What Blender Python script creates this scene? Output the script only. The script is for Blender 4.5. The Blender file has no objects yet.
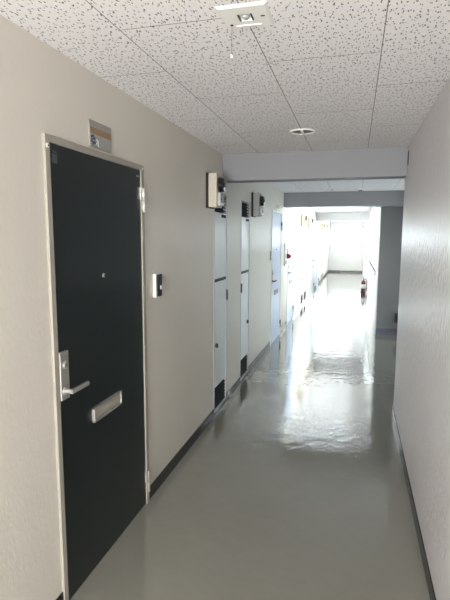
import bpy, bmesh, math
from mathutils import Vector, Matrix, Euler

S = bpy.context.scene
COL = S.collection
S.view_settings.view_transform = 'Standard'
S.view_settings.look = 'None'
S.view_settings.gamma = 1.0
S.view_settings.use_curve_mapping = False
S.view_settings.exposure = 1.0

XL, XR, ZC = -1.194, 0.397, 2.388      # left wall, right wall, ceiling
YB, YE = -2.6, 23.5                    # back and far end
XR2 = 0.39                             # right wall of the far stretch
Y_FACE = 8.55                          # wall that faces the camera on the right
Y_END1 = 4.54                          # where the near right wall stops
X_REC = 2.4                            # depth of the side landing

# ------------------------------------------------------------------ materials
def srgb(r, g, b):
    def c(v):
        v /= 255.0
        return v/12.92 if v <= 0.04045 else ((v+0.055)/1.055)**2.4
    return (c(r), c(g), c(b), 1)

def mat(name, col, rough=0.5, metal=0.0, spec=0.5, bump=None, coat=0.0, emit=None, var=None):
    m = bpy.data.materials.new(name); m.use_nodes = True
    nt = m.node_tree; N = nt.nodes; L = nt.links
    p = N['Principled BSDF']
    p.inputs['Base Color'].default_value = col
    p.inputs['Roughness'].default_value = rough
    p.inputs['Metallic'].default_value = metal
    p.inputs['Specular IOR Level'].default_value = spec
    p.inputs['Coat Weight'].default_value = coat
    p.inputs['Coat Roughness'].default_value = 0.08
    if emit:
        p.inputs['Emission Color'].default_value = emit[0]
        p.inputs['Emission Strength'].default_value = emit[1]
    tc = N.new('ShaderNodeTexCoord')
    if var:   # (scale, amount) gentle mottling of the paint itself
        nz = N.new('ShaderNodeTexNoise'); nz.inputs['Scale'].default_value = var[0]; nz.inputs['Detail'].default_value = 4
        mx = N.new('ShaderNodeMix'); mx.data_type = 'RGBA'
        k = 1-var[1]
        mx.inputs['A'].default_value = (col[0]*k, col[1]*k, col[2]*k, 1)
        mx.inputs['B'].default_value = col
        L.new(tc.outputs['Object'], nz.inputs['Vector'])
        L.new(nz.outputs['Fac'], mx.inputs['Factor'])
        L.new(mx.outputs['Result'], p.inputs['Base Color'])
    if bump:  # (scale vector, noise scale, strength, distance)
        mp = N.new('ShaderNodeMapping'); mp.inputs['Scale'].default_value = bump[0]
        nz = N.new('ShaderNodeTexNoise'); nz.inputs['Scale'].default_value = bump[1]; nz.inputs['Detail'].default_value = 3
        bp = N.new('ShaderNodeBump'); bp.inputs['Strength'].default_value = bump[2]; bp.inputs['Distance'].default_value = bump[3]
        L.new(tc.outputs['Object'], mp.inputs['Vector']); L.new(mp.outputs['Vector'], nz.inputs['Vector'])
        L.new(nz.outputs['Fac'], bp.inputs['Height']); L.new(bp.outputs['Normal'], p.inputs['Normal'])
    return m

M = {}
def build_materials():
    M['wall_left'] = mat('textured beige wall paint', srgb(207,202,192), 0.42, bump=((1,1,.6), 75, .28, .003), var=(1.6,.06))
    M['wall_right'] = mat('glossy stippled grey wall paint', srgb(210,205,207), 0.38, bump=((1,1,.4), 45, 1.0, .026), var=(1.3,.05))
    M['wall_white'] = mat('white wall paint', srgb(226,226,226), 0.45, bump=((1,1,.6), 38, .4, .008))
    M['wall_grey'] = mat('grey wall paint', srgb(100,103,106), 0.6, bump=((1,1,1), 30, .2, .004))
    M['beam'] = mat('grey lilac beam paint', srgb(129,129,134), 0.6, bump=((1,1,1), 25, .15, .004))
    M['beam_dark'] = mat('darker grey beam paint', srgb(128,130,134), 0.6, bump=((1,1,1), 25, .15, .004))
    M['base'] = mat('dark brown vinyl baseboard', srgb(24,20,23), 0.22, bump=((1,1,1), 22, .4, .004))
    M['cab_frame'] = mat('grey cabinet frame', srgb(165,168,168), 0.45)
    M['base_blue'] = mat('navy vinyl baseboard', srgb(32,38,66), 0.35)
    M['frame'] = mat('beige grey painted steel', srgb(150,145,136), 0.5, spec=.35)
    M['frame_light'] = mat('pale painted steel', srgb(205,207,208), 0.35)
    M['green'] = mat('dark green painted steel door', srgb(12,22,23), 0.3, bump=((1,1,1), 60, .06, .002))
    M['blue'] = mat('steel door in pale blue sky glare', srgb(176,190,212), 0.35)  # pale blue puts the sky's grazing reflection into the door colour
    M['steel'] = mat('brushed steel', srgb(158,156,151), 0.34, metal=.45, bump=((1,8,1), 40, .1, .001))
    M['steel_light'] = mat('bright satin steel', srgb(215,212,206), 0.35, metal=.5)
    M['dark'] = mat('matt black gap', srgb(22,22,24), 0.7)
    M['dark_steel'] = mat('dark hinge steel', srgb(62,62,66), 0.45, metal=.4)
    M['louvre'] = mat('dark grey louvre slats', srgb(36,40,42), 0.75, spec=.2)
    M['cab'] = mat('silver grey painted cabinet door', srgb(205,210,210), 0.3, bump=((1,1,.3), 12, .12, .004))
    M['box'] = mat('beige meter board', srgb(184,176,162), 0.5)
    M['box_shade'] = mat('beige meter board with shade in colour', srgb(168,154,124), 0.6)  # darker copy of the beige board, shade put into its colour
    M['box_grey'] = mat('grey meter board', srgb(140,142,144), 0.5)
    M['glass_dark'] = mat('smoked meter glass', srgb(20,21,23), 0.08, coat=.6)
    M['plastic_white'] = mat('white plastic', srgb(232,231,226), 0.4)
    M['plastic_clear'] = mat('pale grey translucent plastic', srgb(168,172,172), 0.2)
    M['plastic_black'] = mat('black plastic', srgb(24,24,26), 0.3)
    M['brown'] = mat('brown paper strip', srgb(142,116,88), 0.6)
    M['grey_label'] = mat('grey name card', srgb(146,146,142), 0.35)
    M['ink_blue'] = mat('blue ink', srgb(44,58,100), 0.6)
    M['ink_white'] = mat('white sticker', srgb(222,226,226), 0.5)
    M['sticker'] = mat('worn grey sticker', srgb(74,84,84), 0.5)
    M['red'] = mat('red enamel', srgb(118,20,42), 0.3)
    M['rubber'] = mat('black rubber', srgb(20,20,22), 0.5)
    M['cord'] = mat('grey cord', srgb(120,118,114), 0.7)
    M['reflector'] = mat('downlight reflector', srgb(58,58,60), 0.4)
    # ceiling tiles: fissured mineral wool, joints between 0.47 x 0.91 m boards
    m = mat('fissured ceiling tile', srgb(234,231,232), 0.85); M['ceiling'] = m
    nt = m.node_tree; N = nt.nodes; L = nt.links; p = N['Principled BSDF']
    tc = N.new('ShaderNodeTexCoord')
    sep = N.new('ShaderNodeSeparateXYZ'); L.new(tc.outputs['Object'], sep.inputs[0])
    ax = N.new('ShaderNodeMath'); ax.operation='ADD'; ax.inputs[1].default_value = -1.705 + 0.91*20
    ay = N.new('ShaderNodeMath'); ay.operation='ADD'; ay.inputs[1].default_value = 0.392 + 0.4665*20
    L.new(sep.outputs['Y'], ax.inputs[0]); L.new(sep.outputs['X'], ay.inputs[0])
    cmb = N.new('ShaderNodeCombineXYZ'); L.new(ax.outputs[0], cmb.inputs['X']); L.new(ay.outputs[0], cmb.inputs['Y'])
    br = N.new('ShaderNodeTexBrick'); br.offset = 0.5; br.offset_frequency = 2
    br.inputs['Scale'].default_value = 1.0; br.inputs['Mortar Size'].default_value = 0.0022
    br.inputs['Mortar Smooth'].default_value = 0.2
    br.inputs['Brick Width'].default_value = 0.91; br.inputs['Row Height'].default_value = 0.4665
    br.inputs['Color1'].default_value = (1,1,1,1); br.inputs['Color2'].default_value = (.96,.96,.96,1); br.inputs['Mortar'].default_value = (.28,.27,.26,1)
    L.new(cmb.outputs[0], br.inputs['Vector'])
    # fissures: short dark dashes, mostly along the corridor, some skewed
    def dashes(rot, scale, lo, hi, off):
        mp = N.new('ShaderNodeMapping'); mp.inputs['Rotation'].default_value = (0,0,rot); mp.inputs['Scale'].default_value = scale
        mp.inputs['Location'].default_value = (off, off*.7, 0.3)
        # warp for irregular outlines
        nz = N.new('ShaderNodeTexNoise'); nz.inputs['Scale'].default_value = 34; nz.inputs['Detail'].default_value = 3
        L.new(tc.outputs['Object'], nz.inputs['Vector'])
        sb = N.new('ShaderNodeVectorMath'); sb.operation='SUBTRACT'; sb.inputs[1].default_value=(.5,.5,.5); L.new(nz.outputs['Color'], sb.inputs[0])
        sc = N.new('ShaderNodeVectorMath'); sc.operation='SCALE'; sc.inputs['Scale'].default_value=.022; L.new(sb.outputs[0], sc.inputs[0])
        ad = N.new('ShaderNodeVectorMath'); ad.operation='ADD'; L.new(tc.outputs['Object'], ad.inputs[0]); L.new(sc.outputs[0], ad.inputs[1])
        L.new(ad.outputs[0], mp.inputs['Vector'])
        v = N.new('ShaderNodeTexVoronoi'); v.voronoi_dimensions='2D'; v.inputs['Scale'].default_value = 1.0; v.inputs['Randomness'].default_value=1
        L.new(mp.outputs[0], v.inputs['Vector'])
        mr = N.new('ShaderNodeMapRange'); mr.inputs['From Min'].default_value = lo; mr.inputs['From Max'].default_value = hi
        L.new(v.outputs['Distance'], mr.inputs['Value'])
        return mr.outputs['Result']
    d1 = dashes(0.35, (50, 20, 1), .085, .14, 0)
    d2 = dashes(-0.30, (58, 21, 1), .07, .125, 3.7)
    d3 = dashes(0.0, (85, 60, 1), .05, .11, 8.1)
    mn = N.new('ShaderNodeMath'); mn.operation='MINIMUM'; L.new(d1, mn.inputs[0]); L.new(d2, mn.inputs[1])
    # small pits are shallower
    f3 = N.new('ShaderNodeMapRange'); f3.inputs['To Min'].default_value=.6; L.new(d3, f3.inputs['Value'])
    mn2 = N.new('ShaderNodeMath'); mn2.operation='MINIMUM'; L.new(mn.outputs[0], mn2.inputs[0]); L.new(f3.outputs[0], mn2.inputs[1])
    mx = N.new('ShaderNodeMix'); mx.data_type='RGBA'
    mx.inputs['A'].default_value = srgb(104,98,94); mx.inputs['B'].default_value = srgb(234,231,232)
    L.new(mn2.outputs[0], mx.inputs['Factor'])
    mu = N.new('ShaderNodeMix'); mu.data_type='RGBA'; mu.blend_type='MULTIPLY'; mu.inputs['Factor'].default_value=1
    L.new(mx.outputs['Result'], mu.inputs['A']); L.new(br.outputs['Color'], mu.inputs['B'])
    L.new(mu.outputs['Result'], p.inputs['Base Color'])
    bp = N.new('ShaderNodeBump'); bp.inputs['Strength'].default_value=.5; bp.inputs['Distance'].default_value=.004
    L.new(mn2.outputs[0], bp.inputs['Height']); L.new(bp.outputs['Normal'], p.inputs['Normal'])
    # floor: grey sheet vinyl, waxed, slightly wavy
    m = mat('waxed grey sheet vinyl', srgb(136,135,129), 0.06, spec=.75, coat=.8); M['floor'] = m
    nt = m.node_tree; N = nt.nodes; L = nt.links; p = N['Principled BSDF']
    tc = N.new('ShaderNodeTexCoord')
    n1 = N.new('ShaderNodeTexNoise'); n1.inputs['Scale'].default_value=2.6; n1.inputs['Detail'].default_value=2; n1.inputs['Roughness'].default_value=.45
    n2 = N.new('ShaderNodeTexNoise'); n2.inputs['Scale'].default_value=11; n2.inputs['Detail'].default_value=2
    L.new(tc.outputs['Object'], n1.inputs['Vector']); L.new(tc.outputs['Object'], n2.inputs['Vector'])
    b1 = N.new('ShaderNodeBump'); b1.inputs['Strength'].default_value=.5; b1.inputs['Distance'].default_value=.006
    b2 = N.new('ShaderNodeBump'); b2.inputs['Strength'].default_value=.35; b2.inputs['Distance'].default_value=.006
    L.new(n1.outputs['Fac'], b1.inputs['Height']); L.new(n2.outputs['Fac'], b2.inputs['Height'])
    L.new(b1.outputs['Normal'], b2.inputs['Normal']); L.new(b2.outputs['Normal'], p.inputs['Normal']); L.new(b2.outputs['Normal'], p.inputs['Coat Normal'])
    p.inputs['Coat Roughness'].default_value=.02
    n3 = N.new('ShaderNodeTexNoise'); n3.inputs['Scale'].default_value=1.2; n3.inputs['Detail'].default_value=5
    L.new(tc.outputs['Object'], n3.inputs['Vector'])
    mx = N.new('ShaderNodeMix'); mx.data_type='RGBA'; mx.inputs['A'].default_value=srgb(126,125,115); mx.inputs['B'].default_value=srgb(138,137,128)
    L.new(n3.outputs['Fac'], mx.inputs['Factor']); L.new(mx.outputs['Result'], p.inputs['Base Color'])
    # window glass that daylight passes straight through
    m = bpy.data.materials.new('thin window glass'); m.use_nodes=True; nt=m.node_tree; N=nt.nodes; L=nt.links
    N.remove(N['Principled BSDF'])
    t=N.new('ShaderNodeBsdfTransparent'); t.inputs[0].default_value=(.94,.97,.97,1); g=N.new('ShaderNodeBsdfGlossy'); g.inputs['Roughness'].default_value=.03
    fr=N.new('ShaderNodeFresnel'); fr.inputs[0].default_value=1.45; ms=N.new('ShaderNodeMixShader')
    L.new(fr.outputs[0],ms.inputs[0]); L.new(t.outputs[0],ms.inputs[1]); L.new(g.outputs[0],ms.inputs[2]); L.new(ms.outputs[0],N['Material Output'].inputs[0])
    M['glass']=m
build_materials()

# ------------------------------------------------------------------ mesh helpers
class MB:
    def __init__(s): s.bm = bmesh.new()
    def box(s, x0,x1,y0,y1,z0,z1, bev=0.0, seg=2):
        b = bmesh.new(); bmesh.ops.create_cube(b, size=1)
        for v in b.verts:
            v.co = Vector(((x0+x1)/2+v.co.x*(x1-x0), (y0+y1)/2+v.co.y*(y1-y0), (z0+z1)/2+v.co.z*(z1-z0)))
        if bev: bmesh.ops.bevel(b, geom=list(b.edges), offset=bev, segments=seg, profile=.6, affect='EDGES')
        s._join(b); return s
    def _join(s, b, mtx=None):
        if mtx: bmesh.ops.transform(b, matrix=mtx, verts=b.verts)
        me = bpy.data.meshes.new('tmp'); b.to_mesh(me); b.free(); s.bm.from_mesh(me); bpy.data.meshes.remove(me)
    def obox(s, c, size, rot, bev=0.0):
        b = bmesh.new(); bmesh.ops.create_cube(b, size=1)
        for v in b.verts: v.co = Vector((v.co.x*size[0], v.co.y*size[1], v.co.z*size[2]))
        if bev: bmesh.ops.bevel(b, geom=list(b.edges), offset=bev, segments=2, profile=.6, affect='EDGES')
        s._join(b, Matrix.Translation(c) @ Euler(rot).to_matrix().to_4x4()); return s
    def lathe(s, prof, c=(0,0,0), axis='Z', n=32, squash=(1,1)):
        # prof: list of (radius, height) ; closed with caps where radius > 0 at the ends
        b = bmesh.new(); rings=[]
        for r,h in prof:
            if r <= 1e-6: rings.append([b.verts.new((0,0,h))])
            else: rings.append([b.verts.new((r*math.cos(2*math.pi*i/n)*squash[0], r*math.sin(2*math.pi*i/n)*squash[1], h)) for i in range(n)])
        for a,d in zip(rings, rings[1:]):
            for i in range(n):
                j=(i+1)%n
                if len(a)==1 and len(d)==1: continue
                if len(a)==1: b.faces.new((a[0],d[j],d[i]))
                elif len(d)==1: b.faces.new((a[i],a[j],d[0]))
                else: b.faces.new((a[i],a[j],d[j],d[i]))
        if len(rings[0])>1: b.faces.new(list(reversed(rings[0])))
        if len(rings[-1])>1: b.faces.new(rings[-1])
        bmesh.ops.recalc_face_normals(b, faces=b.faces)
        for f in b.faces: f.smooth = len(f.verts)==4 or len(f.verts)==3
        R = {'Z':Matrix(), 'X':Matrix.Rotation(math.pi/2,4,'Y'), 'Y':Matrix.Rotation(-math.pi/2,4,'X')}[axis]
        s._join(b, Matrix.Translation(c) @ R); return s
    def tube(s, pts, r, n=10):
        pts=[Vector(p) for p in pts]; b=bmesh.new(); rings=[]
        for i,p in enumerate(pts):
            d=(pts[min(i+1,len(pts)-1)]-pts[max(i-1,0)]).normalized()
            u=d.orthogonal().normalized() if i==0 else (u-d*u.dot(d)).normalized()
            w=d.cross(u); rings.append([b.verts.new(p+r*(math.cos(2*math.pi*k/n)*u+math.sin(2*math.pi*k/n)*w)) for k in range(n)])
        for a,c in zip(rings,rings[1:]):
            for i in range(n): b.faces.new((a[i],a[(i+1)%n],c[(i+1)%n],c[i])).smooth=True
        b.faces.new(list(reversed(rings[0]))); b.faces.new(rings[-1])
        bmesh.ops.recalc_face_normals(b, faces=b.faces); s._join(b); return s
    def slab_x(s, x0,x1, ys,ye, zs,ze, holes):
        # wall slab across X with rectangular holes (y0,y1,z0,z1)
        yy=sorted({ys,ye}|{h[0] for h in holes}|{h[1] for h in holes}); zz=sorted({zs,ze}|{h[2] for h in holes}|{h[3] for h in holes})
        solid=lambda i,j: 0<=i<len(yy)-1 and 0<=j<len(zz)-1 and not any(h[0]-1e-6<=(yy[i]+yy[i+1])/2<=h[1] and h[2]-1e-6<=(zz[j]+zz[j+1])/2<=h[3] for h in holes)
        b=bmesh.new(); cache={}
        def V(x,i,j):
            k=(x,i,j)
            if k not in cache: cache[k]=b.verts.new((x,yy[i],zz[j]))
            return cache[k]
        for i in range(len(yy)-1):
            for j in range(len(zz)-1):
                if not solid(i,j): continue
                for x in (x0,x1): b.faces.new((V(x,i,j),V(x,i+1,j),V(x,i+1,j+1),V(x,i,j+1)))
                if not solid(i-1,j): b.faces.new((V(x0,i,j),V(x0,i,j+1),V(x1,i,j+1),V(x1,i,j)))
                if not solid(i+1,j): b.faces.new((V(x0,i+1,j),V(x0,i+1,j+1),V(x1,i+1,j+1),V(x1,i+1,j)))
                if not solid(i,j-1): b.faces.new((V(x0,i,j),V(x0,i+1,j),V(x1,i+1,j),V(x1,i,j)))
                if not solid(i,j+1): b.faces.new((V(x0,i,j+1),V(x0,i+1,j+1),V(x1,i+1,j+1),V(x1,i,j+1)))
        bmesh.ops.recalc_face_normals(b, faces=b.faces); s._join(b); return s
    def build(s, name, m, parent=None, origin=None):
        me = bpy.data.meshes.new(name)
        if origin is not None: bmesh.ops.translate(s.bm, vec=-Vector(origin), verts=s.bm.verts)
        s.bm.to_mesh(me); s.bm.free()
        me.materials.append(m if not isinstance(m,str) else M[m])
        o = bpy.data.objects.new(name, me); COL.objects.link(o)
        if origin is not None: o.location = origin
        if parent is not None: o.parent = parent
        return o

def tag(o, label=None, cat=None, group=None, kind=None):
    if label: o['label']=label
    if cat: o['category']=cat
    if group: o['group']=group
    if kind: o['kind']=kind
    return o
def empty(name, loc, label=None, cat=None, group=None, kind=None):
    o = bpy.data.objects.new(name, None); COL.objects.link(o); o.location = loc; o.empty_display_size=.1
    return tag(o, label, cat, group, kind)
def copy_thing(o, loc, label):
    def rec(s, parent):
        c = s.copy(); COL.objects.link(c); c.parent = parent
        for ch in s.children: rec(ch, c)
        return c
    r = rec(o, None); r.location = loc; r['label'] = label
    return r
def struct(name, mb, m, label, cat): return tag(mb.build(name, m), label, cat, kind='structure')

# ------------------------------------------------------------------ things on the left wall: positions along Y
DOORS = [(1.69, 2.605), (7.08, 8.03), (8.88, 9.82), (14.0, 14.95), (15.95, 16.9)]
DZ = 2.04
CABS = [(4.065, 4.505), (5.10, 5.54), (11.36, 11.80), (12.12, 12.56), (18.2, 18.64), (19.0, 19.44)]
CZ0, CZ1 = 0.035, 2.035
holes = [(a,b,0,DZ) for a,b in DOORS] + [(a,b,CZ0,CZ1) for a,b in CABS]

# ------------------------------------------------------------------ setting
struct('floor', MB().box(XL-.15, X_REC+.15, YB-.15, YE+.15, -.12, 0), 'floor', 'waxed grey vinyl corridor floor mirroring the daylight', 'floor')
struct('ceiling', MB().box(XL-.15, X_REC+.15, YB-.15, YE+.15, ZC, ZC+.1), 'ceiling', 'white fissured tile ceiling above the corridor', 'ceiling')
struct('wall_left', MB().slab_x(XL-.15, XL, YB, YE, 0, ZC, holes), 'wall_left', 'long textured beige wall with the row of doors', 'wall')
struct('wall_right', MB().box(XR, XR+.2, YB, Y_END1, 0, ZC, bev=.006), 'wall_right', 'near right wall in glossy stippled grey paint', 'wall')
# far stretch on the right: wall with windows
WIN_R = [(9.35, 13.9, .98, 2.16), (15.9, 21.6, .98, 2.10)]
struct('wall_right_far', MB().slab_x(XR2, XR2+.18, Y_FACE, YE, 0, ZC, WIN_R), 'wall_white', 'white window wall along the far right of the corridor', 'wall')
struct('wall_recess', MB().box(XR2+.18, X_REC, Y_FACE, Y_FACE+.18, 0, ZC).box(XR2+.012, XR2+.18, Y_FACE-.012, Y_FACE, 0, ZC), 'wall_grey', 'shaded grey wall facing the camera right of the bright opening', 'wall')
WIN_FILL = (6.6, 8.1, .80, 1.25)  # unseen window added, set low to brighten the ceiling and left wall
struct('wall_landing', MB().slab_x(X_REC, X_REC+.15, Y_END1-1.0, Y_FACE+.18, 0, ZC, [WIN_FILL]), 'wall_white', 'side wall of the landing hidden past the near right wall', 'wall')
struct('wall_front_landing', MB().box(XR+.2, X_REC, Y_END1-1.0, Y_END1-.85, 0, ZC), 'wall_white', 'near wall of the landing behind the right corridor wall', 'wall')
WIN_E = (XL+.06, XR2-.06, 1.24, 2.09)
b = MB(); b.box(XL, XR2, YE, YE+.15, 0, WIN_E[2]); b.box(XL, XR2, YE, YE+.15, WIN_E[3], ZC)
b.box(XL, WIN_E[0], YE, YE+.15, WIN_E[2], WIN_E[3]); b.box(WIN_E[1], XR2, YE, YE+.15, WIN_E[2], WIN_E[3])
struct('wall_end', b, 'wall_white', 'pale end wall under the bright far window', 'wall')
WB = (XL+.12, XR-.12, .25, 2.2)
b = MB(); b.box(XL, XR, YB-.15, YB, 0, WB[2]); b.box(XL, XR, YB-.15, YB, WB[3], ZC)
b.box(XL, WB[0], YB-.15, YB, WB[2], WB[3]); b.box(WB[1], XR, YB-.15, YB, WB[2], WB[3])
struct('wall_back', b, 'wall_left', 'wall with a window behind the camera', 'wall')

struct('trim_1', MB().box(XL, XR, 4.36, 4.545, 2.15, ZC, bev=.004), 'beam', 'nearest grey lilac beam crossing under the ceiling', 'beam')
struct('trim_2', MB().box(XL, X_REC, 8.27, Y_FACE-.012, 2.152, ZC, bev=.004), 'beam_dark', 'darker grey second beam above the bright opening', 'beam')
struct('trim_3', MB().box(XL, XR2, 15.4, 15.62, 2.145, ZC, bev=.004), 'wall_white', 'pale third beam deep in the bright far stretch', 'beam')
struct('trim_4', MB().box(XR-.003, XR+.0005, 4.285, 4.345, 2.235, 2.345), 'dark', 'small dark gap between the near beam and the right wall', 'trim')

# stretches between doors; the strip stays below the shaft cabinets' sills
b = MB(); cur = YB
for a,c in sorted(DOORS+CABS):
    b.box(XL, XL+.006, cur, a, 0, .082)
    if (a,c) in CABS: b.box(XL, XL+.006, a, c, 0, .034)
    cur = c
b.box(XL, XL+.006, cur, YE, 0, .082)
struct('baseboard_left', b, 'base', 'dark brown vinyl baseboard along the left wall', 'baseboard')
struct('baseboard_right', MB().box(XR-.006, XR, YB, Y_END1, 0, .085).box(XR-.006, XR+.2, Y_END1, Y_END1+.006, 0, .085), 'base', 'dark vinyl baseboard along the near right wall', 'baseboard')
struct('baseboard_recess', MB().box(XR2+.006, X_REC, Y_FACE-.020, Y_FACE-.012, 0, .10), 'base_blue', 'navy baseboard under the shaded grey wall', 'baseboard')
struct('baseboard_end', MB().box(XL+.006, XR2, YE-.008, YE, 0, .085), 'base', 'dark baseboard at the foot of the far end wall', 'baseboard')
struct('baseboard_far_right', MB().box(XR2-.004, XR2, Y_FACE, YE-.008, 0, .07), 'frame_light', 'pale baseboard along the far right window wall', 'baseboard')

# windows -------------------------------------------------------------
def window_x(name, x, w, n, label):
    y0,y1,z0,z1 = w
    r = empty(name, (x+.1,(y0+y1)/2,z0), label, 'window', kind='structure'); O=r.location.copy()
    f = MB(); t=.035
    f.box(x+.03,x+.12,y0,y1,z0,z0+t); f.box(x+.03,x+.12,y0,y1,z1-t,z1)
    f.box(x+.03,x+.12,y0,y0+t,z0+t,z1-t); f.box(x+.03,x+.12,y1-t,y1,z0+t,z1-t)
    p = f.build('window_frame','frame_light',r); p.location=-O
    f = MB()
    for i in range(1,n):
        y=y0+(y1-y0)*i/n; f.box(x+.04,x+.11,y-.02,y+.02,z0+t,z1-t)
    p = f.build('mullion','frame_light',r); p.location=-O
    p = MB().box(x+.07,x+.074,y0+t,y1-t,z0+t,z1-t).build('pane','glass',r); p.location=-O
    p = MB().box(x-.03,x+.03,y0-.02,y1+.02,z0-.03,z0,bev=.004).build('window_sill','frame_light',r); p.location=-O
def window_y(name, y, w, n, label, sgn=1):
    x0,x1,z0,z1 = w
    r = empty(name, ((x0+x1)/2,y,z0), label, 'window', kind='structure'); O=r.location.copy()
    a,c = sorted((y+sgn*.03,y+sgn*.11)); f=MB(); t=.035
    f.box(x0,x1,a,c,z0,z0+t); f.box(x0,x1,a,c,z1-t,z1); f.box(x0,x0+t,a,c,z0+t,z1-t); f.box(x1-t,x1,a,c,z0+t,z1-t)
    p=f.build('window_frame','frame_light',r); p.location=-O
    f=MB()
    for i in range(1,n):
        x=x0+(x1-x0)*i/n; f.box(x-.015,x+.015,a+.01,c-.01,z0+t,z1-t)
    p=f.build('mullion','frame_light',r); p.location=-O
    m=(a+c)/2; p=MB().box(x0+t,x1-t,m-.002,m+.002,z0+t,z1-t).build('pane','glass',r); p.location=-O
window_x('window_1', XR2, WIN_R[0], 4, 'nearer corridor window in the far right wall')
window_x('window_2', XR2, WIN_R[1], 5, 'farther corridor window in the far right wall')
window_x('fill_window', X_REC, WIN_FILL, 2, 'added unseen landing window that brightens the ceiling between the beams')
window_y('window_3', YE, WIN_E, 2, 'overexposed window in the end wall of the corridor')
window_y('window_4', YB, WB, 2, 'window behind the camera', -1)

# daylight enters through the windows from the sky; the portals only tell the renderer where the openings are
def portal(name, loc, rot, sx, sy):
    l = bpy.data.lights.new(name,'AREA'); l.shape='RECTANGLE'; l.size=sx; l.size_y=sy; l.cycles.is_portal = True
    o = bpy.data.objects.new(name,l); COL.objects.link(o); o.location=loc; o.rotation_euler=rot
P = math.pi
portal('window_portal', (X_REC+.14,(WIN_FILL[0]+WIN_FILL[1])/2,(WIN_FILL[2]+WIN_FILL[3])/2), (0,P/2,0), WIN_FILL[3]-WIN_FILL[2], WIN_FILL[1]-WIN_FILL[0])
for w in WIN_R:
    y0,y1,z0,z1=w
    portal('window_portal', (XR2+.17,(y0+y1)/2,(z0+z1)/2), (0,P/2,0), z1-z0, y1-y0)
portal('window_portal', ((WIN_E[0]+WIN_E[1])/2, YE+.14, (WIN_E[2]+WIN_E[3])/2), (-P/2,0,0), WIN_E[1]-WIN_E[0], WIN_E[3]-WIN_E[2])
portal('window_portal', ((WB[0]+WB[1])/2, YB-.14, (WB[2]+WB[3])/2), (P/2,0,0), WB[1]-WB[0], WB[3]-WB[2])
SKY_FRONT, SKY_BACK = 21.0, 28.0
w = bpy.data.worlds.new('sky'); S.world=w; w.use_nodes=True
nt=w.node_tree; N=nt.nodes; L=nt.links; bg=N['Background']
tc=N.new('ShaderNodeTexCoord'); sp=N.new('ShaderNodeSeparateXYZ'); L.new(tc.outputs['Generated'],sp.inputs[0])
mr=N.new('ShaderNodeMapRange'); mr.inputs['From Min'].default_value=-.45; mr.inputs['From Max'].default_value=-.15; L.new(sp.outputs['Y'],mr.inputs['Value'])
mx=N.new('ShaderNodeMix'); mx.data_type='RGBA'; mx.inputs['A'].default_value=(1,.94,.895,1); mx.inputs['B'].default_value=(.87,.945,1,1); L.new(mr.outputs[0],mx.inputs['Factor'])
ms=N.new('ShaderNodeMapRange'); ms.inputs['From Min'].default_value=-.45; ms.inputs['From Max'].default_value=-.15; ms.inputs['To Min'].default_value=SKY_BACK; ms.inputs['To Max'].default_value=SKY_FRONT; L.new(sp.outputs['Y'],ms.inputs['Value'])
L.new(mx.outputs['Result'],bg.inputs[0]); L.new(ms.outputs[0],bg.inputs[1])

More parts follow.
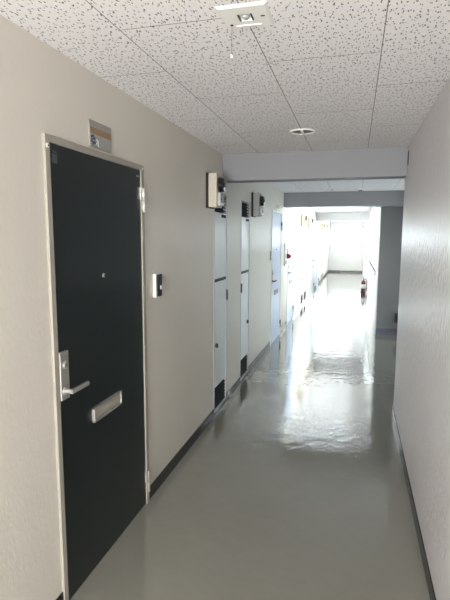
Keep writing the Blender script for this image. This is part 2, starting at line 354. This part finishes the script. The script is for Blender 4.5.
# ------------------------------------------------------------------ doors
def make_door(n, y0, y1, leaf_mat, frame_mat, label, near=False):
    r = empty('door_%d'%n, (XL, y0, 0), label, 'door', kind='structure')
    W=y1-y0; X=.012; t=.030
    f = MB()   # local coordinates: x out of the wall, y along it
    f.box(-.12, X, 0, t, 0, DZ, bev=.002); f.box(-.12, X, W-.036, W, 0, DZ, bev=.002); f.box(-.12, X, t, W-.036, DZ-.026, DZ, bev=.002)
    f.box(-.12, -.052, t, t+.015, .004, DZ-.026); f.box(-.12, -.052, W-.051, W-.036, .004, DZ-.026)
    f.build('door_frame', frame_mat, r)
    MB().box(-.05, -.006, t+.003, W-.039, .006, DZ-.029, bev=.0015).build('door_leaf', leaf_mat, r)
    MB().box(-.12, .002, t, W-.036, 0, .005).build('threshold','steel',r)
    for z in (1.78,.075) if near else (1.75,.12):
        h = MB(); zz=.136
        h.lathe([(.009,0),(.009,zz*.49)], (X+.004, W-.020, z), 'Z', 14)
        h.lathe([(.009,zz*.51),(.009,zz)], (X+.004, W-.020, z), 'Z', 14)
        h.lathe([(.006,zz*.49),(.006,zz*.51)], (X+.004, W-.020, z), 'Z', 10)
        h.box(X-.004, X+.003, W-.020, W-.003, z, z+zz*.49); h.box(.003, X+.002, W-.046, W-.026, z+zz*.51, z+zz)
        h.build('hinge', ('steel_light' if z > 1 else 'frame') if near else 'dark_steel', r)
    # lever handle with its back plate
    hp = MB().box(-.008, .006, .042, .104, .945, 1.155, bev=.003).build('handle_plate','steel',r)
    MB().lathe([(.018,0),(.018,.008),(.015,.011)], (.005,.073,1.098),'X',20).build('lock_cylinder','steel',hp)
    MB().box(.0155,.0165,.0715,.0745,1.09,1.106).build('keyhole','dark',hp)
    MB().lathe([(.019,0),(.019,.006),(.011,.010),(.011,.042)], (.005,.066,.985),'X',20).box(.038,.052,.054,.190,.977,.996,bev=.004,seg=3).build('lever','steel' if near else 'dark_steel',hp)
    # mail slot
    ms = MB(); a,c,z0,z1=.296,.578,.752,.826
    ms.box(-.008,.010,a,c,z0,z0+.010,bev=.002); ms.box(-.008,.010,a,c,z1-.010,z1,bev=.002)
    ms.box(-.008,.010,a,a+.012,z0,z1,bev=.002); ms.box(-.008,.010,c-.012,c,z0,z1,bev=.002)
    ms = ms.build('mail_slot','steel' ,r)
    MB().box(-.007,.003,a+.012,c-.012,z0+.010,z1-.010,bev=.002).box(.003,.006,a+.03,c-.03,z0+.015,z0+.021).build('flap','frame',ms)
    MB().lathe([(.011,0),(.011,.004),(.007,.006)], (-.007,.435,1.452),'X',18).build('peephole','steel' if near else 'dark_steel',r)
    MB().lathe([(.004,0),(.004,.0008)], (-.0012,.435,1.452),'X',12).build('peephole_lens','dark',r)
    if near:
        MB().box(-.0065,-.0052,.052,.086,1.936,1.972,bev=.0004).box(-.0065,-.0052,.055,.084,1.977,1.984,bev=.0002).build('sticker','sticker',r)
        MB().box(-.0065,-.0052,W-.085,W-.050,1.972,1.981).build('door_tag','steel',r)
        s = MB().lathe([(.010,0),(.010,.003),(.007,.006)], (X-.001,.014,1.995),'X',16).build('frame_bolt','steel_light',r)
        MB().lathe([(.0042,0),(.0042,.0012)], (X+.0045,.014,1.995),'X',12).build('bolt_socket','dark',s)
        MB().lathe([(.007,0),(.007,.003),(.004,.005)], (X-.001,W-.018,2.022),'X',14).build('frame_screw','steel_light',r)
    for o in r.children:      # the leaf and its fittings sit nearly flush with the frame
        if o.name.split('.')[0] in ('door_leaf','handle_plate','mail_slot','peephole','peephole_lens','sticker','door_tag'): o.location.x += .011
        if near and o.name.split('.')[0] in ('handle_plate','mail_slot'): o.location.y -= .010
    return r
make_door(1, *DOORS[0], 'green', 'frame', 'dark green steel door nearest the camera with lever and mail slot', True)
make_door(2, *DOORS[1], 'blue', 'frame_light', 'door tinted pale blue with sky glare just before the second beam')
make_door(3, *DOORS[2], 'blue', 'frame_light', 'door tinted pale blue with sky glare just beyond the red alarm lamp')
make_door(4, *DOORS[3], 'blue', 'frame_light', 'door tinted pale blue with sky glare just before the third beam')
make_door(5, *DOORS[4], 'blue', 'frame_light', 'farthest door tinted pale blue with sky glare past the third beam')

# ------------------------------------------------------------------ name plates
def plate(y, z, w, h, label, near=False):
    r = empty('nameplate', (XL, y, z), label, 'sign', 'name plates above the doors')
    MB().box(0,.006,0,w,0,h,bev=.001).build('plate','steel' if near else 'frame_light',r)
    if near:
        MB().box(.006,.0072,.004,w-.004,h*.50,h*.74).build('brown_strip','brown',r)
        MB().box(.006,.0070,.004,w-.004,.003,h*.48).build('name_card','grey_label',r)
        b = MB()
        for i,(yy,zz,sy,sz,a) in enumerate(((.020,.048,.028,.008,.35),(.034,.046,.026,.007,-.5),(.026,.036,.040,.006,.1),(.018,.024,.026,.006,-.1),(.030,.016,.020,.007,.5),(.042,.022,.020,.006,-.4))):
            b.obox((.0074,yy,zz),(.0008,sy,sz),(a,0,0))
        b.build('blue_lettering','ink_blue',r)
        b = MB()
        b.obox((.0076,.062,.036),(.0008,.010,.009),(0,0,0)); b.obox((.0076,.060,.022),(.0008,.018,.006),(.6,0,0)); b.obox((.0076,.072,.012),(.0008,.016,.006),(-.5,0,0)); b.obox((.0076,.074,.026),(.0008,.006,.020),(.1,0,0))
        b.build('white_lettering','ink_white',r)
    else:
        MB().box(.006,.007,.01,w-.01,h*.2,h*.8).build('name_card','grey_label',r)
plate(2.035, 2.052, .205, .120, 'grey name plate with brown strip above the dark green door', True)
plate(7.45, 2.062, .26, .095, 'small pale name plate above the door before the second beam')
plate(9.05, 2.062, .34, .10, 'small pale name plate above the door beyond the red alarm lamp')
plate(14.35, 2.062, .26, .08, 'small pale name plate above the door before the third beam')
plate(16.3, 2.062, .26, .08, 'small pale name plate above the farthest door')

# ------------------------------------------------------------------ door bells
def bell(y, z, label):
    r = empty('doorbell', (XL, y, z), label, 'doorbell', 'door bells beside the doors')
    MB().box(0,.020,0,.088,0,.145,bev=.003).build('housing','plastic_white',r)
    MB().box(.020,.026,.003,.085,.003,.142,bev=.002).build('face_plate','plastic_black',r)
    MB().box(.0255,.029,.052,.074,.046,.070,bev=.001).build('push_button','plastic_white',r)
    b = MB()
    for i in range(1): b.box(.0255,.0268,.025,.065,.100+i*.009,.103+i*.009)
    b.build('speaker_grille','dark_steel',r)
bell(2.735, 1.268, 'black and white door bell right of the dark green door')
bell(6.86, 1.305, 'door bell on the near side of the first glare-tinted blue door')
bell(8.74, 1.29, 'door bell between the red alarm lamp and the next glare-tinted blue door')
bell(13.75, 1.29, 'small door bell before the door by the third beam')

# ------------------------------------------------------------------ shaft cabinets
def make_cabinet(y0, y1, hinge_far, label):
    W=y1-y0; r=empty('utility_cabinet',(XL,y0,0),label,'cabinet','shaft cabinets in the left wall')
    X=.004; t=.018
    f=MB(); f.box(-.10,X,0,t,CZ0,CZ1,bev=.001); f.box(-.10,X,W-t,W,CZ0,CZ1,bev=.001); f.box(-.10,X,t,W-t,CZ0,CZ0+.016); f.box(-.10,X,t,W-t,CZ1-.016,CZ1)
    f.box(-.03,-.004,t,W-t,1.238,1.262); f.box(-.10,-.09,t,W-t,CZ0+.016,CZ1-.016)
    f.build('cabinet_frame','cab_frame',r)
    for nm,z0,z1,n in (('upper_louvre',1.868,CZ1-.016,5),('lower_louvre',CZ0+.016,.243,6)):
        b=MB(); dz=(z1-z0)/n
        b.box(-.034,-.030,t,W-t,z0,z1)
        for i in range(n): b.obox((-.014,W/2,z0+dz*(i+.5)),(.026,W-2*t-.002,.004),(0,.62,0))
        b.build(nm,'louvre',r)
    up=MB().box(-.022,-.002,t+.002,W-t-.002,1.266,1.858,bev=.002).build('upper_door','cab',r)
    a = W-t-.16 if hinge_far is None else (W-t-.17)
    MB().box(-.003,.0015,a,a+.15,1.818,1.845,bev=.0008).build('finger_slot','dark',up)
    lo=MB().box(-.022,-.002,t+.002,W-t-.002,.262,1.234,bev=.002).build('lower_door','cab',r)
    # dark shadow groove between the two doors
    MB().box(-.010,-.0015,t,W-t,1.237,1.263).build('door_gap_strip','dark',r)
    ly = .075 if hinge_far else W-.085
    b=MB().lathe([(.022,0),(.022,.006),(.016,.014)],(-.003,ly,.655),'X',18).box(.008,.020,ly-.006,ly+.006,.635,.675,bev=.002)
    b.build('latch','dark_steel',lo)
    hy = W-.010 if hinge_far else .010
    for z in (1.035,):
        b=MB().lathe([(.009,0),(.009,.10)],(X+.005,hy,z),'Z',12).box(X-.001,X+.004,hy-.016,hy+.016,z,z+.1)
        b.build('hinge','dark_steel',lo)
    return r
labs=['silver shaft cabinet nearest the camera, just under the first beam','second silver shaft cabinet, left of the second meter box',
 'first shaft cabinet past the second beam','second shaft cabinet past the second beam','nearer of the two farthest shaft cabinets','last shaft cabinet before the end window']
for i,(a,c) in enumerate(CABS): make_cabinet(a,c,i%2==0,labs[i])

# ------------------------------------------------------------------ electricity meters
def make_meter(y, mat_box, label):
    r=empty('electric_meter',(XL,y,1.885),label,'electric meter','meters on the left wall')
    MB().box(0,.020,-.004,.175,-.006,.276,bev=.002).build('back_board','dark',r)
    MB().box(.020,.090,0,.170,0,.272,bev=.005).build('meter_box',mat_box,r)
    g=MB().lathe([(.062,0),(.062,.008),(.060,.012),(.057,.036),(.048,.045),(0,.047)],(.090,.085,.182),'X',32).build('meter_glass','glass_dark',r)
    MB().lathe([(.065,0),(.065,.010),(.061,.012)],(.090,.085,.182),'X',32).build('meter_ring','dark_steel',g)
    MB().obox((.137,.080,.150),(.006,.040,.026),(0,.3,0),bev=.003).build('dial_label','ink_white',g)
    t=MB().box(.090,.116,.025,.145,.012,.118,bev=.006,seg=3).build('terminal_cover','plastic_clear',r)
    MB().box(.116,.1185,.040,.130,.016,.034).build('rating_label','ink_white',t)
    for yy in (.04,.13): MB().lathe([(.006,0),(.006,.006)],(.116,yy,.065),'X',12).build('cover_screw','dark_steel',t)
    return r
m1=make_meter(3.84,'box','beige electric meter box nearest the camera, beside the first shaft cabinet')
m2=make_meter(5.64,'box_grey','grey electric meter box right of the second shaft cabinet')
m3=make_meter(11.02,'box_shade','beige electric meter box first past the second beam')
copy_thing(m3,(XL,12.70,1.885),'beige electric meter box second past the second beam')
copy_thing(m3,(XL,17.9,1.885),'tiny electric meter box nearer of the two past the third beam')
copy_thing(m3,(XL,19.6,1.885),'tiny electric meter box farthest along the left wall')

# ------------------------------------------------------------------ fire alarm
r=empty('fire_alarm',(XL,8.40,1.14),'white wall fire alarm panel with a red lamp between two glare-tinted blue doors','fire alarm')
MB().box(0,.030,0,.16,0,.40,bev=.004).build('panel','frame_light',r)
MB().lathe([(.055,0),(.055,.010),(.045,.016)],(.030,.08,.17),'X',24).build('lamp_base','steel_light',r)
MB().lathe([(.044,0),(.044,.030),(.034,.062),(.015,.078),(0,.080)],(.042,.08,.17),'X',24).build('red_lamp','red',r)
MB().box(.030,.036,.03,.13,.03,.10,bev=.002).build('push_plate','red',r)
MB().box(.030,.034,.03,.13,.27,.37,bev=.002).build('speaker_plate','steel',r)

# ------------------------------------------------------------------ wall socket on grey wall
r=empty('wall_outlet',(.735,Y_FACE-.012,.29),'small grey wall outlet low on the shaded grey wall','wall outlet')
MB().box(-.042,.042,-.010,0,-.085,.085,bev=.003).build('cover_plate','dark_steel',r)
b=MB().box(-.024,.024,-.013,-.010,-.055,.055,bev=.001)
b.build('socket_face','louvre',r)

# ------------------------------------------------------------------ fire extinguisher
ex=(.285,14.85,0)
r=empty('fire_extinguisher',ex,'red fire extinguisher standing on the floor by the far right wall','fire extinguisher')
MB().lathe([(.062,.02),(.066,.03),(.066,.30),(.060,.335),(.040,.362),(.022,.372),(.022,.385)],n=28).build('cylinder','red',r)
MB().lathe([(.070,0),(.072,.01),(.070,.05),(.067,.055)],n=28).build('base_ring','rubber',r)
MB().lathe([(.020,.385),(.020,.42),(.012,.43)],n=18).build('valve','steel',r)
MB().obox((.0,-.045,.432),(.022,.12,.010),(.15,0,0),bev=.003).obox((0,-.045,.462),(.022,.13,.010),(-.12,0,0),bev=.003).build('lever_handle','rubber',r)
MB().tube([(.02,0,.41),(.06,0,.42),(.088,0,.38),(.090,0,.25),(.088,0,.13)],.010).lathe([(.010,0),(.018,.08)],(.088,0,.06),n=14).build('hose','rubber',r)
MB().lathe([(.0668,.14),(.0668,.26)],n=28).build('label_band','ink_white',r)

# ------------------------------------------------------------------ ceiling fittings
r=empty('emergency_light',(-.388,1.705,ZC),'square white emergency ceiling light with a pull cord','ceiling light')
# housing: frustum frame with recessed square reflector
def frustum(b, a0, a1, z0, z1, hole=None):
    bm=bmesh.new()
    def ring(a,z): return [bm.verts.new((x*a,y*a,z)) for x,y in ((-1,-1),(1,-1),(1,1),(-1,1))]
    t=ring(a0,z0); m=ring(a1,z1)
    for i in range(4): j=(i+1)%4; bm.faces.new((t[i],t[j],m[j],m[i]))
    bm.faces.new(t)
    if hole:
        h=ring(hole,z1); k=ring(hole*.75,z0-.001)
        for i in range(4):
            j=(i+1)%4; bm.faces.new((m[i],m[j],h[j],h[i])); bm.faces.new((h[i],h[j],k[j],k[i]))
        bm.faces.new(list(reversed(k)))
    else: bm.faces.new(list(reversed(m)))
    bmesh.ops.recalc_face_normals(bm, faces=bm.faces); b._join(bm)
b=MB(); frustum(b,.086,.077,0,-.007,.026); b.build('housing','plastic_white',r)
MB().lathe([(.014,-.002),(.014,-.006),(.010,-.010),(0,-.012)],n=20).build('bulb','plastic_clear',r)
for x in (-.0245,.0195): MB().box(x,x+.005,-.024,.024,-.008,-.002).build('reflector_cheek','dark_steel',r)
for a,y in ((.045,.056),): MB().box(-.045,a,y,y+.007,-.0100,-.0065,bev=.001).build('indicator_bar','ink_white',r)
MB().lathe([(.006,-.0085),(.006,-.007)],(-.060,.046,0),n=14).build('cord_hole','dark',r)
MB().box(.052,.066,-.004,.002,-.0085,-.007).build('test_switch','dark',r)
c=MB().tube([(-.060,.046,-.0085),(-.0605,.046,-.06),(-.060,.046,-.105)],.0009,6).build('pull_cord','cord',r)
MB().lathe([(0,-.118),(.0045,-.116),(.0045,-.108),(.002,-.104)],(-.060,.046,0),n=12).build('cord_knob','plastic_white',c)

def downlight(x,y,rr,label):
    r=empty('downlight',(x,y,ZC),label,'downlight','recessed downlights in the ceiling')
    bm=MB()
    bm.lathe([(rr*.80,-.001),(rr*.80,-.007),(rr*.86,-.011),(rr*.97,-.008),(rr,-.001)],n=40).build('trim_ring','plastic_white',r)
    MB().lathe([(rr*.80,-.0035),(rr*.80,-.0015)],n=40).build('reflector','reflector',r)
    MB().box(-.009,.009,-rr*.72,rr*.72,-.014,-.0036,bev=.003).build('lamp_tube','plastic_white',r)
downlight(-.39,3.56,.092,'round white downlight before the first beam')
downlight(-.41,7.80,.092,'small round downlight seen between the two beams')
r=empty('smoke_detector',(.05,7.85,ZC),'small white detector on the ceiling strip between the beams','smoke detector')
MB().lathe([(.050,0),(.050,-.012),(.042,-.020)],n=28).build('base','plastic_white',r)
MB().lathe([(.030,-.020),(.030,-.034),(.022,-.042),(0,-.044)],n=24).build('sensor','cord',r)

# ------------------------------------------------------------------ camera (fitted to the photograph's perspective)
yaw,pitch,roll,f,h = 0.2621,-0.1301,-0.0034,480.86,1.64
cy,sy,cp,sp,cr,sr = math.cos(yaw),math.sin(yaw),math.cos(pitch),math.sin(pitch),math.cos(roll),math.sin(roll)
fwd=Vector((-sy*cp,cy*cp,sp)); right=Vector((cy,sy,0)); down=fwd.cross(right)
r_=right*cr+down*sr; d_=-right*sr+down*cr
cam=bpy.data.cameras.new('camera'); co=bpy.data.objects.new('camera',cam); COL.objects.link(co)
mw=Matrix((( r_.x,-d_.x,-fwd.x,0),(r_.y,-d_.y,-fwd.y,0),(r_.z,-d_.z,-fwd.z,h),(0,0,0,1)))
co.matrix_world=mw
cam.sensor_fit='VERTICAL'; cam.sensor_height=24; cam.lens=f*24/600; cam.clip_start=.02; cam.clip_end=200
S.camera=co
